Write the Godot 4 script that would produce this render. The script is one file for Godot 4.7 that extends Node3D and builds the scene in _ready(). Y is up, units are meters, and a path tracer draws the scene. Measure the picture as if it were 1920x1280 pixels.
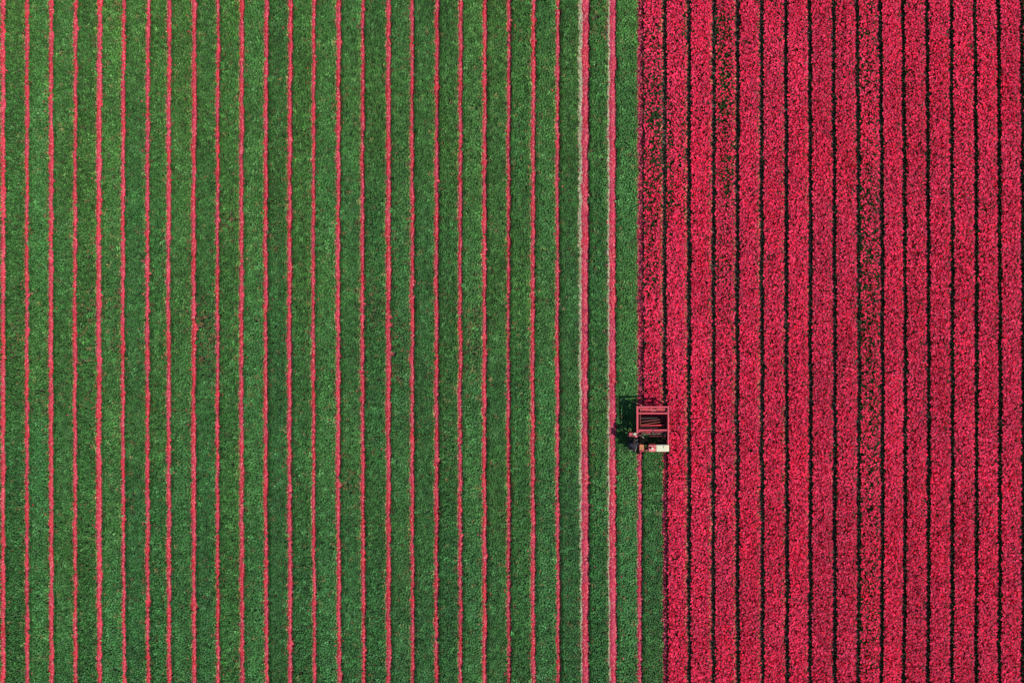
extends Node3D
# A tulip field seen straight down from a drone: beds whose flowers have been topped (green), rows of the
# cut-off petals lying in the paths, beds still in flower (red), and the topping machine with its driver.

const CAM_H := 60.2            # camera above the ground
const FOCAL := 1800.0          # lens, in units of the 1920 x 1280 frame
const V_MIN := -23.6           # how far the beds run, up and down the field
const V_MAX := 23.6

var rng := RandomNumberGenerator.new()
var n_slow := FastNoiseLite.new()
var n_mid := FastNoiseLite.new()
var n_fast := FastNoiseLite.new()
var used := {}
var mats := {}

# ------------------------------------------------------------------ small helpers

func k_at(y: float) -> float:
	return (CAM_H - y) / 60.0

func place(px: float, py: float, y: float) -> Vector3:
	var d := CAM_H - y
	return Vector3((px - 960.0) / FOCAL * d, y, (py - 640.0) / FOCAL * d)

func numbered(called: String) -> String:
	if not used.has(called):
		used[called] = 0
		return called
	used[called] += 1
	return "%s_%03d" % [called, used[called]]

func tag(o: Node, label: String, category := "", group := "", kind := "") -> void:
	if label: o.set_meta("label", label)
	if category: o.set_meta("category", category)
	if group: o.set_meta("group", group)
	if kind: o.set_meta("kind", kind)

func thing(called: String, at: Vector3, label: String, category: String, group := "") -> Node3D:
	var o := Node3D.new()
	o.name = numbered(called)
	add_child(o, true)
	o.position = at
	tag(o, label, category, group)
	return o

func mat(c: Color, rough := 0.6, metal := 0.0) -> StandardMaterial3D:
	var m := StandardMaterial3D.new()
	m.albedo_color = c.linear_to_srgb()
	m.roughness = rough
	m.metallic = metal
	m.cull_mode = BaseMaterial3D.CULL_DISABLED
	return m

func begin() -> SurfaceTool:
	var st := SurfaceTool.new()
	st.begin(Mesh.PRIMITIVE_TRIANGLES)
	return st

func obj(called: String, st, m: Material, parent: Node3D) -> MeshInstance3D:
	var mi := MeshInstance3D.new()
	mi.name = called
	mi.mesh = st.commit() if st is SurfaceTool else st
	mi.material_override = m
	parent.add_child(mi, true)
	return mi

# a flat polygon of a convex body, turned so that it faces away from the centre
func face(st: SurfaceTool, pts: Array, centre: Vector3) -> void:
	var n: Vector3 = (pts[1] - pts[0]).cross(pts[2] - pts[0]).normalized()
	var mid := Vector3.ZERO
	for p in pts: mid += p
	mid /= pts.size()
	var turn := n.dot(mid - centre) > 0.0
	if not turn: n = -n
	st.set_normal(n)
	for i in range(1, pts.size() - 1):
		if turn:
			st.add_vertex(pts[0]); st.add_vertex(pts[i + 1]); st.add_vertex(pts[i])
		else:
			st.add_vertex(pts[0]); st.add_vertex(pts[i]); st.add_vertex(pts[i + 1])

# chamfered box
func box(st: SurfaceTool, c: Vector3, size: Vector3, bev := 0.012, basis := Basis.IDENTITY) -> void:
	var h := size * 0.5
	var b := minf(bev, minf(h.x, minf(h.y, h.z)) * 0.6)
	var p := func(sx: int, sy: int, sz: int, ax: int) -> Vector3:
		var v := Vector3(sx * (h.x - (0.0 if ax == 0 else b)), sy * (h.y - (0.0 if ax == 1 else b)), sz * (h.z - (0.0 if ax == 2 else b)))
		return c + basis * v
	for s in [-1, 1]:
		face(st, [p.call(s, -1, -1, 0), p.call(s, 1, -1, 0), p.call(s, 1, 1, 0), p.call(s, -1, 1, 0)], c)
		face(st, [p.call(-1, s, -1, 1), p.call(1, s, -1, 1), p.call(1, s, 1, 1), p.call(-1, s, 1, 1)], c)
		face(st, [p.call(-1, -1, s, 2), p.call(1, -1, s, 2), p.call(1, 1, s, 2), p.call(-1, 1, s, 2)], c)
		for t in [-1, 1]:
			face(st, [p.call(s, t, -1, 0), p.call(s, t, 1, 0), p.call(s, t, 1, 1), p.call(s, t, -1, 1)], c)
			face(st, [p.call(s, -1, t, 0), p.call(s, 1, t, 0), p.call(s, 1, t, 2), p.call(s, -1, t, 2)], c)
			face(st, [p.call(-1, s, t, 1), p.call(1, s, t, 1), p.call(1, s, t, 2), p.call(-1, s, t, 2)], c)
			for q in [-1, 1]:
				face(st, [p.call(s, t, q, 0), p.call(s, t, q, 1), p.call(s, t, q, 2)], c)

# tapered rod
func rod(st: SurfaceTool, a: Vector3, b: Vector3, ra: float, rb := -1.0, sides := 10) -> void:
	if rb < 0.0: rb = ra
	var d := (b - a).normalized()
	var u := d.cross(Vector3.UP if absf(d.y) < 0.9 else Vector3.RIGHT).normalized()
	var w := d.cross(u)
	var mid := (a + b) * 0.5
	var ca := []
	var cb := []
	for i in sides:
		var t := TAU * i / sides
		var r := u * cos(t) + w * sin(t)
		ca.append(a + r * ra)
		cb.append(b + r * rb)
	for i in sides:
		var j := (i + 1) % sides
		face(st, [ca[i], ca[j], cb[j], cb[i]], mid)
	face(st, ca, mid)
	face(st, cb, mid)

func ring(st: SurfaceTool, c: Vector3, axis: Vector3, r_out: float, r_in: float, width: float, sides := 24, round_off := 0.02) -> void:
	var d := axis.normalized()
	var u := d.cross(Vector3.UP if absf(d.y) < 0.9 else Vector3.RIGHT).normalized()
	var w := d.cross(u)
	var prof := [[r_in, -0.5], [r_out - round_off, -0.5], [r_out, -0.3], [r_out, 0.3], [r_out - round_off, 0.5], [r_in, 0.5]]
	for i in sides:
		var t0 := TAU * i / sides
		var t1 := TAU * (i + 1) / sides
		var e0 := u * cos(t0) + w * sin(t0)
		var e1 := u * cos(t1) + w * sin(t1)
		var inside: Vector3 = c + (e0 + e1) * 0.5 * (r_out + r_in) * 0.5
		for j in prof.size():
			var a = prof[j]
			var b = prof[(j + 1) % prof.size()]
			face(st, [c + e0 * a[0] + d * a[1] * width, c + e1 * a[0] + d * a[1] * width, c + e1 * b[0] + d * b[1] * width, c + e0 * b[0] + d * b[1] * width], inside)

func path_tube(st: SurfaceTool, pts: Array, r: float, sides := 8) -> void:
	for i in pts.size() - 1:
		rod(st, pts[i], pts[i + 1], r, r, sides)

# ------------------------------------------------------------------ scattered copies

func multi(called: String, mesh: Mesh, buf: PackedFloat32Array, m: Material, parent: Node3D) -> MultiMeshInstance3D:
	var mm := MultiMesh.new()
	mm.transform_format = MultiMesh.TRANSFORM_3D
	mm.use_colors = true
	mm.mesh = mesh
	mm.instance_count = buf.size() / 16
	mm.buffer = buf
	var mi := MultiMeshInstance3D.new()
	mi.name = called
	mi.multimesh = mm
	mi.material_override = m
	mi.set_meta("kind", "stuff")
	parent.add_child(mi, true)
	return mi

# yaw, scale, height scale, lean (a shear of the upright axis), place, colour
func add_upright(buf: PackedFloat32Array, yaw: float, s: float, sy: float, lx: float, lz: float, x: float, y: float, z: float, r: float, g: float, b: float) -> void:
	var c := cos(yaw) * s
	var n := sin(yaw) * s
	buf.append_array(PackedFloat32Array([c, lx * sy, n, x, 0.0, sy, 0.0, y, -n, lz * sy, c, z, r, g, b, 1.0]))

func add_tumbled(buf: PackedFloat32Array, tilt: float, s: float, p: Vector3, r: float, g: float, b: float) -> void:
	var up := Vector3(rng.randfn() * tilt, 1.0, rng.randfn() * tilt).normalized()
	var a := rng.randf() * TAU
	var fx := Vector3(cos(a), 0, sin(a))
	var zz := fx.cross(up).normalized()
	var xx := up.cross(zz)
	xx *= s; zz *= s; up *= s
	buf.append_array(PackedFloat32Array([xx.x, up.x, zz.x, p.x, xx.y, up.y, zz.y, p.y, xx.z, up.z, zz.z, p.z, r, g, b, 1.0]))

# a lance-shaped, folded leaf that rises from the base and arches over
func leaf(st: SurfaceTool, yaw: float, reach: float, rise: float, width: float, droop: float, twist: float, tone := 1.0) -> void:
	var o := Vector3(cos(yaw), 0, sin(yaw))
	var s := Vector3(-sin(yaw), 0, cos(yaw))
	var rows := []
	var w := [0.45, 0.95, 1.0, 0.62, 0.03]
	for i in 5:
		var t := i / 4.0
		var h := rise * (sin(t * PI * 0.62) / sin(PI * 0.5)) - droop * t * t * t
		var p := o * (0.012 + reach * (0.35 * t + 0.65 * t * t)) + Vector3.UP * h + s * twist * t * t
		var half: float = width * 0.5 * w[i]
		var lift := half * 0.55 * (1.0 - t * 0.6)
		rows.append([p - s * half + Vector3.UP * lift, p, p + s * half + Vector3.UP * lift])
	st.set_color(Color(tone, tone, tone))
	for i in 4:
		for j in 2:
			var a: Vector3 = rows[i][j]
			var b: Vector3 = rows[i][j + 1]
			var c: Vector3 = rows[i + 1][j + 1]
			var d: Vector3 = rows[i + 1][j]
			for v in [a, b, c, a, c, d]: st.add_vertex(v)

func leafy_plant(seed_of: int, n: int, reach: float, rise: float, width: float) -> Mesh:
	rng.seed = seed_of
	var st := begin()
	st.set_smooth_group(0)
	var a := rng.randf() * TAU
	for i in n:
		a += TAU / n + rng.randf_range(-0.5, 0.5)
		leaf(st, a, reach * rng.randf_range(0.6, 1.15), rise * rng.randf_range(0.7, 1.1), width * rng.randf_range(0.75, 1.15), rng.randf_range(0.04, 0.20), rng.randf_range(-0.05, 0.05), [0.62, 1.35, 0.85, 1.15, 1.0][i])
	st.index()
	st.generate_normals()
	return st.commit()

# a stem with, in the middle, nothing else: the cut end is its top face
func cut_stem(h: float) -> Mesh:
	var st := begin()
	rod(st, Vector3.ZERO, Vector3(0.012, h, 0.004), 0.006, 0.0055, 5)
	return st.commit()

func flower(open: float) -> Mesh:
	var st := begin()
	st.set_smooth_group(0)
	for k in 6:
		var inner := k % 2
		var yaw := k * TAU / 6.0
		var rr := [0.006, 0.030, 0.040, 0.036 + open * 0.012, 0.030 + open * 0.030]
		var hh := [0.0, 0.008, 0.030, 0.055 - open * 0.008, 0.074 - open * 0.022]
		var aa := [0.9, 0.72, 0.62, 0.50, 0.06]
		var rows := []
		for i in 5:
			var r: float = rr[i] * (0.86 if inner else 1.0)
			var row := []
			for j in 3:
				var t: float = yaw + (j - 1) * aa[i]
				var rj := r * (1.0 if j == 1 else 0.94)
				row.append(Vector3(cos(t) * rj, hh[i] - (0.004 if j != 1 else 0.0), sin(t) * rj))
			rows.append(row)
		for i in 4:
			for j in 2:
				for v in [rows[i][j], rows[i][j + 1], rows[i + 1][j + 1], rows[i][j], rows[i + 1][j + 1], rows[i + 1][j]]:
					st.add_vertex(v)
	st.index()
	st.generate_normals()
	return st.commit()

# stem and the leaves that still carry a flower
func flower_stalk() -> Mesh:
	rng.seed = 91
	var st := begin()
	st.set_color(Color(1, 1, 1))
	rod(st, Vector3.ZERO, Vector3(0, 0.44, 0), 0.0055, 0.004, 4)
	st.set_smooth_group(0)
	for i in 3:
		leaf(st, i * 2.2, rng.randf_range(0.10, 0.16), rng.randf_range(0.20, 0.30), 0.045, rng.randf_range(0.0, 0.06), rng.randf_range(-0.03, 0.03))
	st.index()
	st.generate_normals()
	return st.commit()

func petal(long := 0.066, slim := 1.0) -> Mesh:
	var st := begin()
	st.set_smooth_group(0)
	var w := [0.012, 0.024, 0.025, 0.010]
	var rows := []
	for i in 4:
		var t := i / 3.0
		var row := []
		for j in 3:
			row.append(Vector3((t - 0.5) * long, 0.012 * (1.0 - pow(2.0 * t - 1.0, 2.0)) - (0.010 if j != 1 else 0.0), (j - 1) * w[i] * slim))
		rows.append(row)
	for i in 3:
		for j in 2:
			for v in [rows[i][j], rows[i][j + 1], rows[i + 1][j + 1], rows[i][j], rows[i + 1][j + 1], rows[i + 1][j]]:
				st.add_vertex(v)
	st.index()
	st.generate_normals()
	return st.commit()

func clod() -> Mesh:
	var st := begin()
	rng.seed = 5
	var top := []
	var low := []
	for i in 6:
		var t := TAU * i / 6.0
		top.append(Vector3(cos(t) * 0.022 * rng.randf_range(0.7, 1.1), 0.022 * rng.randf_range(0.7, 1.2), sin(t) * 0.02))
		low.append(Vector3(cos(t) * 0.04 * rng.randf_range(0.7, 1.1), -0.006, sin(t) * 0.034 * rng.randf_range(0.7, 1.1)))
	for i in 6:
		var j := (i + 1) % 6
		face(st, [low[i], low[j], top[j]], Vector3.ZERO)
		face(st, [low[i], top[j], top[i]], Vector3.ZERO)
		face(st, [top[i], top[j], Vector3(0, 0.026, 0)], Vector3.ZERO)
	return st.commit()

# ------------------------------------------------------------------ the lines of the field

# the paths, left to right: [place at the top of the frame, half-way, at the bottom]
var rows_px := [
	[-85, -86, -85], [-40, -41, -40],
	[5, 5, 5], [50.5, 50, 50.5], [96, 95, 96], [142, 140, 141.5], [187, 185, 187], [232, 230, 233], [278, 276, 278], [318, 316, 318],
	[364, 363, 364], [409, 408, 409], [454, 453, 454.5], [500, 498, 500], [545, 543, 545], [589.5, 588, 590.5], [636, 634, 637], [681, 680, 683],
	[729, 729, 729], [773, 773.5, 774], [820, 819, 819], [865, 863.5, 864.5], [910, 909, 909.5], [955, 954, 955.5], [1002, 1000, 1001.5],
	[1047, 1046, 1048], [1099, 1097.5, 1099], [1150, 1149.5, 1151], [1201, 1201, 1200.5],
	[1246.5, 1246.5, 1247.5], [1292, 1292, 1292.5], [1339, 1338, 1337.5], [1384, 1382.5, 1384], [1428, 1428.5, 1430], [1473.5, 1475, 1476], [1518, 1520, 1518.5],
	[1562.5, 1565.3, 1565], [1607, 1611, 1609], [1650.5, 1655, 1653], [1692.5, 1697.5, 1695], [1738, 1741.5, 1740], [1783.5, 1786, 1785], [1828, 1831.5, 1830],
	[1871.5, 1875.5, 1873.5], [1916, 1919, 1918], [1961, 1963, 1962], [2006, 2008, 2007]]
var rows_w := [9.5, 9.5, 10.5, 9, 10, 9, 11, 9, 9.5, 9.5, 10, 8.5, 9.5, 9.5, 10, 8.5, 10, 9, 10.5, 9, 9.5, 9, 9.5, 8.5, 9.5, 9, 14.5, 14, 10]
const LAST_ROW := 28           # the petal row that the machine drives along
const MACHINE_ROW := 29        # the path right of the machine

# everything below is laid out at the scale of the plane 0.2 m above the ground: u to the right, v down the field, in metres
func row_u(i: int, v: float) -> float:
	var t := v / 21.333
	var a: float = rows_px[i][0]
	var b: float = rows_px[i][1]
	var c: float = rows_px[i][2]
	var px := b + (c - a) * 0.5 * t + ((a + c) * 0.5 - b) * t * t
	var w := 1.0 if i < 26 else 0.45 if i < 29 else 0.9
	return (px - 960.0) / 30.0 + w * (n_slow.get_noise_2d(i * 37.0, v * 1.4) * 0.028 + n_mid.get_noise_2d(i * 53.0, v) * 0.020)

func row_half(i: int, v: float) -> float:
	var w: float = rows_w[i] if i < rows_w.size() else 8.0
	return w / 52.0 * (1.0 + 0.20 * n_mid.get_noise_2d(i * 91.0 + 500.0, v * 1.3))

# patches where the topped plants stand thin, with brown leaves and petals between: [px, py, half width, half height, strength]
var thin_spots := [[28, 650, 18, 70, 0.5], [385, 630, 26, 90, 0.9], [745, 655, 22, 80, 0.9], [885, 650, 24, 90, 0.8], [160, 590, 22, 60, 0.5], [205, 570, 22, 160, 0.5], [425, 420, 20, 60, 0.6],
	[700, 560, 20, 60, 0.5], [515, 420, 18, 70, 0.5], [205, 500, 20, 60, 0.5], [1125, 40, 22, 40, 0.6], [650, 900, 26, 60, 0.4], [840, 850, 22, 60, 0.4], [75, 730, 22, 70, 0.4], [160, 700, 22, 60, 0.4]]

func thinness(u: float, v: float) -> float:
	var px := u * 30.0 + 960.0
	var py := v * 30.0 + 640.0
	var f := 0.0
	for s in thin_spots:
		var dx: float = (px - s[0]) / s[2]
		var dy: float = (py - s[1]) / s[3]
		var q := dx * dx + dy * dy
		if q < 1.0: f = maxf(f, s[4] * (1.0 - q * q))
	return f

const ORD := ["first", "second", "third", "fourth", "fifth", "sixth", "seventh", "eighth", "ninth", "tenth", "eleventh", "twelfth", "thirteenth", "fourteenth", "fifteenth", "sixteenth"]

# ------------------------------------------------------------------ beds and rows

func picked_bed(i: int, v0: float, v1: float, label: String) -> void:
	rng.seed = 1000 + i
	var root := thing("picked_tulip_bed", Vector3.ZERO, label, "tulip bed", "beds of topped green tulip plants")
	var leaves := PackedFloat32Array()
	var stems := PackedFloat32Array()
	var heads := PackedFloat32Array()
	var dead := PackedFloat32Array()
	var tone := rng.randf_range(0.9, 1.1)
	var hue := rng.randf_range(-0.5, 0.5)
	var step := 0.126
	var v := v0
	var k := k_at(0.2)
	while v < v1:
		var l := row_u(i, v) + row_half(i, v) + 0.01 + (0.17 if i == 25 else 0.06 if i == 26 else 0.0)
		var r := row_u(i + 1, v) - (row_half(i + 1, v) if i + 1 <= LAST_ROW else 0.13) - 0.045
		if i == 25: r = row_u(26, v) - row_half(26, v) - lerpf(0.22, 0.10, (v + 21.0) / 42.0)
		if i == 26: r -= 0.07
		if i == 25 or i == 26: l -= 0.17 if i == 25 else 0.06
		var n := int((r - l) / step) + 1
		for j in n:
			var u := l + (r - l) * (j + 0.5) / n + rng.randf_range(-0.06, 0.06)
			var w := v + rng.randf_range(-0.06, 0.06)
			var thin := thinness(u, w)
			if rng.randf() < 0.02 + thin * 0.35: continue
			# tint: fresh yellow green up the field, bluer green down it, in drifting patches
			var warm := clampf(0.26 - w / 90.0 + n_slow.get_noise_2d(u * 0.7, w * 0.35) * 0.20 + hue * 0.2, 0.0, 1.0)
			var lum := tone * (1.08 + 0.14 * n_slow.get_noise_2d(u * 1.3 + 80.0, w * 0.8)) * exp(rng.randfn() * 0.32)
			var cr := lerpf(0.033, 0.054, warm) * lum
			var cg := lerpf(0.142, 0.152, warm) * lum
			var cb := lerpf(0.038, 0.025, warm) * lum
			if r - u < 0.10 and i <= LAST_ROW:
				cr *= 1.4; cg *= 1.08  # sunlit right flank of the bed, put into the leaf colour
			var odd := rng.randf()
			if odd < 0.02 + thin * 0.15:
				cr = 0.15 * lum; cg = 0.12 * lum; cb = 0.05 * lum     # yellowed
			elif odd < 0.16:
				cr *= 1.9; cg *= 1.45; cb *= 2.0                        # waxy, pale
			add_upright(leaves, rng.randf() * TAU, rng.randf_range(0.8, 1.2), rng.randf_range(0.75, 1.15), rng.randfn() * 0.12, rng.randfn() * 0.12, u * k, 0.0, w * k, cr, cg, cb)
			if j == 0:
				# the outer plants stand upright along the path
				for e in 3:
					add_upright(leaves, rng.randf() * TAU, rng.randf_range(0.45, 0.65), rng.randf_range(1.05, 1.4), rng.randfn() * 0.08, rng.randfn() * 0.08, (l + 0.035 + rng.randf_range(-0.02, 0.03)) * k, 0.0, (v + (e - 1.0) * 0.042) * k, cr * 0.9, cg * 0.9, cb * 0.9)
			if rng.randf() < 0.55:
				add_upright(stems, rng.randf() * TAU, 1.0, rng.randf_range(0.8, 1.15), rng.randfn() * 0.08, rng.randfn() * 0.08, u * k, 0.0, w * k, 0.20, 0.30, 0.13)
			if rng.randf() < 0.006 + thin * 0.06 + (0.010 if absf(u - l) < 0.12 or absf(r - u) < 0.12 else 0.0):
				var f := rng.randf_range(0.7, 1.2)
				add_tumbled(heads, 0.7, rng.randf_range(0.7, 1.1), Vector3(u * k, rng.randf_range(0.14, 0.23), w * k), 0.34 * f, 0.035 * f, 0.045 * f)
			if rng.randf() < 0.02 + thin * 0.25:
				add_tumbled(dead, 0.5, rng.randf_range(0.8, 1.6), Vector3(u * k, rng.randf_range(0.1, 0.22), w * k), 0.16, 0.10, 0.06)
		v += step
	multi("foliage", mats.plants[i % 3], leaves, mats.leaf, root)
	multi("cut_stems", mats.stem_mesh, stems, mats.leaf, root)
	multi("stray_petals", mats.petal_mesh, heads, mats.petal, root)
	multi("withered_leaves", mats.petal_mesh, dead, mats.leaf, root)

func standing_bed(i: int, v0: float, v1: float, fill: float, label: String, wild := []) -> void:
	rng.seed = 3000 + i
	var root := thing("tulip_bed", Vector3.ZERO, label, "tulip bed", "beds of tulips in full red bloom")
	var cups := PackedFloat32Array()
	var wide := PackedFloat32Array()
	var green := PackedFloat32Array()
	var tone := rng.randf_range(0.94, 1.06)
	var step := 0.075
	var v := v0
	while v < v1:
		var l := row_u(i, v) + 0.150 + n_fast.get_noise_2d(i * 71.0, v * 3.0) * 0.05
		var r := row_u(i + 1, v) - 0.132 + n_fast.get_noise_2d(i * 71.0 + 300.0, v * 3.0) * 0.05
		if i == LAST_ROW: l += 0.09
		if i == MACHINE_ROW and v > 6.6: l += 0.06
		var n := int((r - l) / step) + 1
		for j in n:
			var u := l + (r - l) * (j + 0.5) / n + rng.randf_range(-0.045, 0.045)
			var w := v + rng.randf_range(-0.045, 0.045)
			var gap := 0.17 - 0.14 * n_mid.get_noise_2d(u * 2.0 + i * 9.0, w * 0.9) + (1.0 - fill) - 0.04 * clampf(w / 12.0, -0.5, 1.0)
			var weed := 0.0
			for s in wild:
				var dx: float = (u * 30.0 + 960.0 - s[0]) / s[2]
				var dy: float = (w * 30.0 + 640.0 - s[1]) / s[3]
				if dx * dx + dy * dy < 1.0: weed = maxf(weed, s[4] * (1.0 - dx * dx - dy * dy))
			var ly := rng.randf_range(0.86, 1.12)
			var lx := rng.randfn() * 0.10
			var lz := rng.randfn() * 0.10
			var y := 0.44 * ly
			var kb := k_at(y)
			var x := u * kb - lx * y
			var z := w * kb - lz * y
			var lum := tone * (0.98 + 0.10 * n_slow.get_noise_2d(u * 1.2 + 40.0, w * 0.7)) * exp(rng.randfn() * 0.24)
			if rng.randf() < 0.55:
				var gl := lum * (1.0 + weed * 1.0)  # leaves painted brighter where sparse flowers would shade them less
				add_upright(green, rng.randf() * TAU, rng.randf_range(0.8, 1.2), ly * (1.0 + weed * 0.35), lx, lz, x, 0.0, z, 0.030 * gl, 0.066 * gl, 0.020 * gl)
			if rng.randf() < gap + weed: continue
			var pink := clampf(0.5 + rng.randfn() * 0.35 + n_slow.get_noise_2d(u, w * 0.6) * 0.3, 0.0, 1.0)
			var cr := 0.72 * lum
			var cg := lerpf(0.018, 0.044, pink) * lum
			var cb := lerpf(0.082, 0.150, pink) * lum
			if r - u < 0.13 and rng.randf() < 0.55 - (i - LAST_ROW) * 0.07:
				cr = 0.55 * lum; cg = 0.14 * lum; cb = 0.11 * lum      # outer flowers on the right edge, more orange
			if rng.randf() < 0.05:
				cg += 0.05; cb += 0.06
			var s := rng.randf_range(0.80, 1.08)
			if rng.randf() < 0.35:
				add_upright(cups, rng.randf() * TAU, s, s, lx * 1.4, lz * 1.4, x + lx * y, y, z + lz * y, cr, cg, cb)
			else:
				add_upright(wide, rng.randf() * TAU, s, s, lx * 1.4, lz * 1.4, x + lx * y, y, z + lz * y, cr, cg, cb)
		v += step
	multi("closed_blooms", mats.cup_mesh, cups, mats.bloom, root)
	multi("open_blooms", mats.open_mesh, wide, mats.bloom, root)
	multi("foliage", mats.stalk_mesh, green, mats.leaf, root)

func petal_row(i: int, v0: float, v1: float, label: String) -> void:
	rng.seed = 5000 + i
	var root := thing("petal_row", Vector3.ZERO, label, "petal row", "rows of cut tulip petals lying in the paths")
	var st := begin()
	st.set_smooth_group(0)
	var tall: float = 0.07 + 0.03 * (rows_w[i] - 8.0) / 6.0
	var step := 0.14
	var last := []
	var v := v0
	while v <= v1:
		var c := row_u(i, v)
		var h := row_half(i, v)
		var now := []
		for j in 7:
			var t := (j - 3) / 3.0
			var y := tall * (1.0 - t * t) * (1.0 + 0.5 * n_fast.get_noise_2d(j * 40.0 + i * 77.0, v * 6.0)) - (0.01 if absf(t) > 0.9 else 0.0)
			now.append(Vector3((c + h * t * (1.0 + 0.12 * n_fast.get_noise_2d(j * 90.0, v * 5.0))) * k_at(0.08), y, v * k_at(0.08)))
		if last:
			for j in 6:
				for p in [last[j], last[j + 1], now[j + 1], last[j], now[j + 1], now[j]]: st.add_vertex(p)
		last = now
		v += step
	st.index()
	st.generate_normals()
	obj("petal_mound", st, mats.mound, root)
	var buf := PackedFloat32Array()
	var per: float = 430.0 * rows_w[i] / 30.0
	var n := int((v1 - v0) * per)
	var tone := rng.randf_range(0.92, 1.08)
	for q in n:
		var w := rng.randf_range(v0, v1)
		var t := clampf(rng.randfn() * 0.52, -1.35, 1.35) if rng.randf() < 0.5 else rng.randf_range(-1.0, 1.0)
		var c := row_u(i, w)
		var u := c + row_half(i, w) * t
		var y := tall * maxf(0.0, 1.0 - t * t) + rng.randf_range(0.0, 0.03)
		var f := tone * (1.0 + 0.25 * n_mid.get_noise_2d(i * 33.0, w * 1.1)) * exp(rng.randfn() * 0.16)
		var pink := clampf(0.45 + rng.randfn() * 0.3 + 0.7 * n_slow.get_noise_2d(i * 33.0, w * 2.0) + (0.25 if i >= 26 else 0.0), 0.0, 1.0)
		var cr := 0.56 * f
		var cg := lerpf(0.030, 0.066, pink) * f
		var cb := lerpf(0.052, 0.130, pink) * f
		if i >= 26:
			cr *= 0.92; cg *= 0.72
		var odd := rng.randf()
		if odd < (0.12 if i < 26 else 0.15):
			cr = 0.66; cg = 0.22; cb = 0.24
		elif odd < 0.18 + (0.03 if i < 26 else 0.0):
			cr = 0.34 * f; cg = 0.28 * f; cb = 0.13 * f
			u = c - row_half(i, w) * rng.randf_range(0.95, 1.4)
			y = rng.randf_range(0.04, 0.12)
		elif odd > 0.985:
			u = c + row_half(i, w) * rng.randf_range(1.0, 2.2) * (1.0 if rng.randf() < 0.5 else -1.0)
			y = rng.randf_range(0.10, 0.24)
		add_tumbled(buf, 0.45, rng.randf_range(0.9, 1.5), Vector3(u * k_at(0.08), y, w * k_at(0.08)), cr, cg, cb)
	multi("petals", mats.petal_mesh, buf, mats.petal, root)

# bleached stems and leaves that lie along the left side of the two wide rows
func straw_strip(i: int, top: float, bottom: float, label: String) -> void:
	rng.seed = 7000 + i
	var buf := PackedFloat32Array()
	for q in int(47.0 * 60.0 * (top + bottom) * 8.0):
		var w := rng.randf_range(V_MIN, V_MAX)
		var wide := lerpf(top, bottom, clampf((w + 21.0) / 42.0, 0.0, 1.0))
		if rng.randf() > wide / maxf(top, bottom): continue
		var u := row_u(i, w) - row_half(i, w) * 0.92 - wide * rng.randf_range(-0.1, 1.25)
		var f := exp(rng.randfn() * 0.16) * (1.0 + 0.2 * n_mid.get_noise_2d(i * 11.0, w))
		var g := rng.randf()
		add_tumbled(buf, 0.3, rng.randf_range(0.9, 1.7), Vector3(u * k_at(0.08), rng.randf_range(0.02, 0.10), w * k_at(0.08)), lerpf(0.44, 0.33, g) * f, lerpf(0.43, 0.36, g) * f, lerpf(0.35, 0.24, g) * f)
	var mi := multi(numbered("straw_strip"), mats.straw_mesh, buf, mats.straw, self)
	tag(mi, label, "plant litter", "pale strips beside the wide petal rows", "stuff")

func soil_clods() -> void:
	rng.seed = 99
	var buf := PackedFloat32Array()
	for i in range(LAST_ROW + 1, rows_px.size()):
		for q in 1500:
			var w := rng.randf_range(V_MIN, V_MAX)
			var u := row_u(i, w) + rng.randf_range(-0.22, 0.2)
			var f := exp(rng.randfn() * 0.25)
			add_tumbled(buf, 0.3, rng.randf_range(0.5, 1.4), Vector3(u, 0.0, w), 0.20 * f, 0.175 * f, 0.165 * f)
	var mi := multi("soil_clods", clod(), buf, mats.soil_lump, self)
	tag(mi, "grey brown crumbs of soil in the paths between the red beds", "soil", "", "stuff")

# ------------------------------------------------------------------ the machine

func M(px: float, py: float, y: float) -> Vector3:
	return place(px, py, y) - mats.base

func bar(root: Node3D, called: String, m: Material, a: Vector3, b: Vector3, w: float, h: float) -> MeshInstance3D:
	var st := begin()
	var d := b - a
	var z := d.normalized()
	var x := Vector3.UP.cross(z).normalized() if absf(z.y) < 0.95 else Vector3.RIGHT
	var y := z.cross(x)
	box(st, (a + b) * 0.5, Vector3(w, h, d.length()), 0.012, Basis(x, y, z))
	return obj(called, st, m, root)

func slab(root: Node3D, called: String, m: Material, p0: Vector3, p1: Vector3, thick: float, bev := 0.012) -> MeshInstance3D:
	# a plate between two opposite corners of its top face
	var st := begin()
	var c := (p0 + p1) * 0.5
	c.y = p0.y - thick * 0.5
	box(st, c, Vector3(absf(p1.x - p0.x), thick, absf(p1.z - p0.z)), bev)
	return obj(called, st, m, root)

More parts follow.
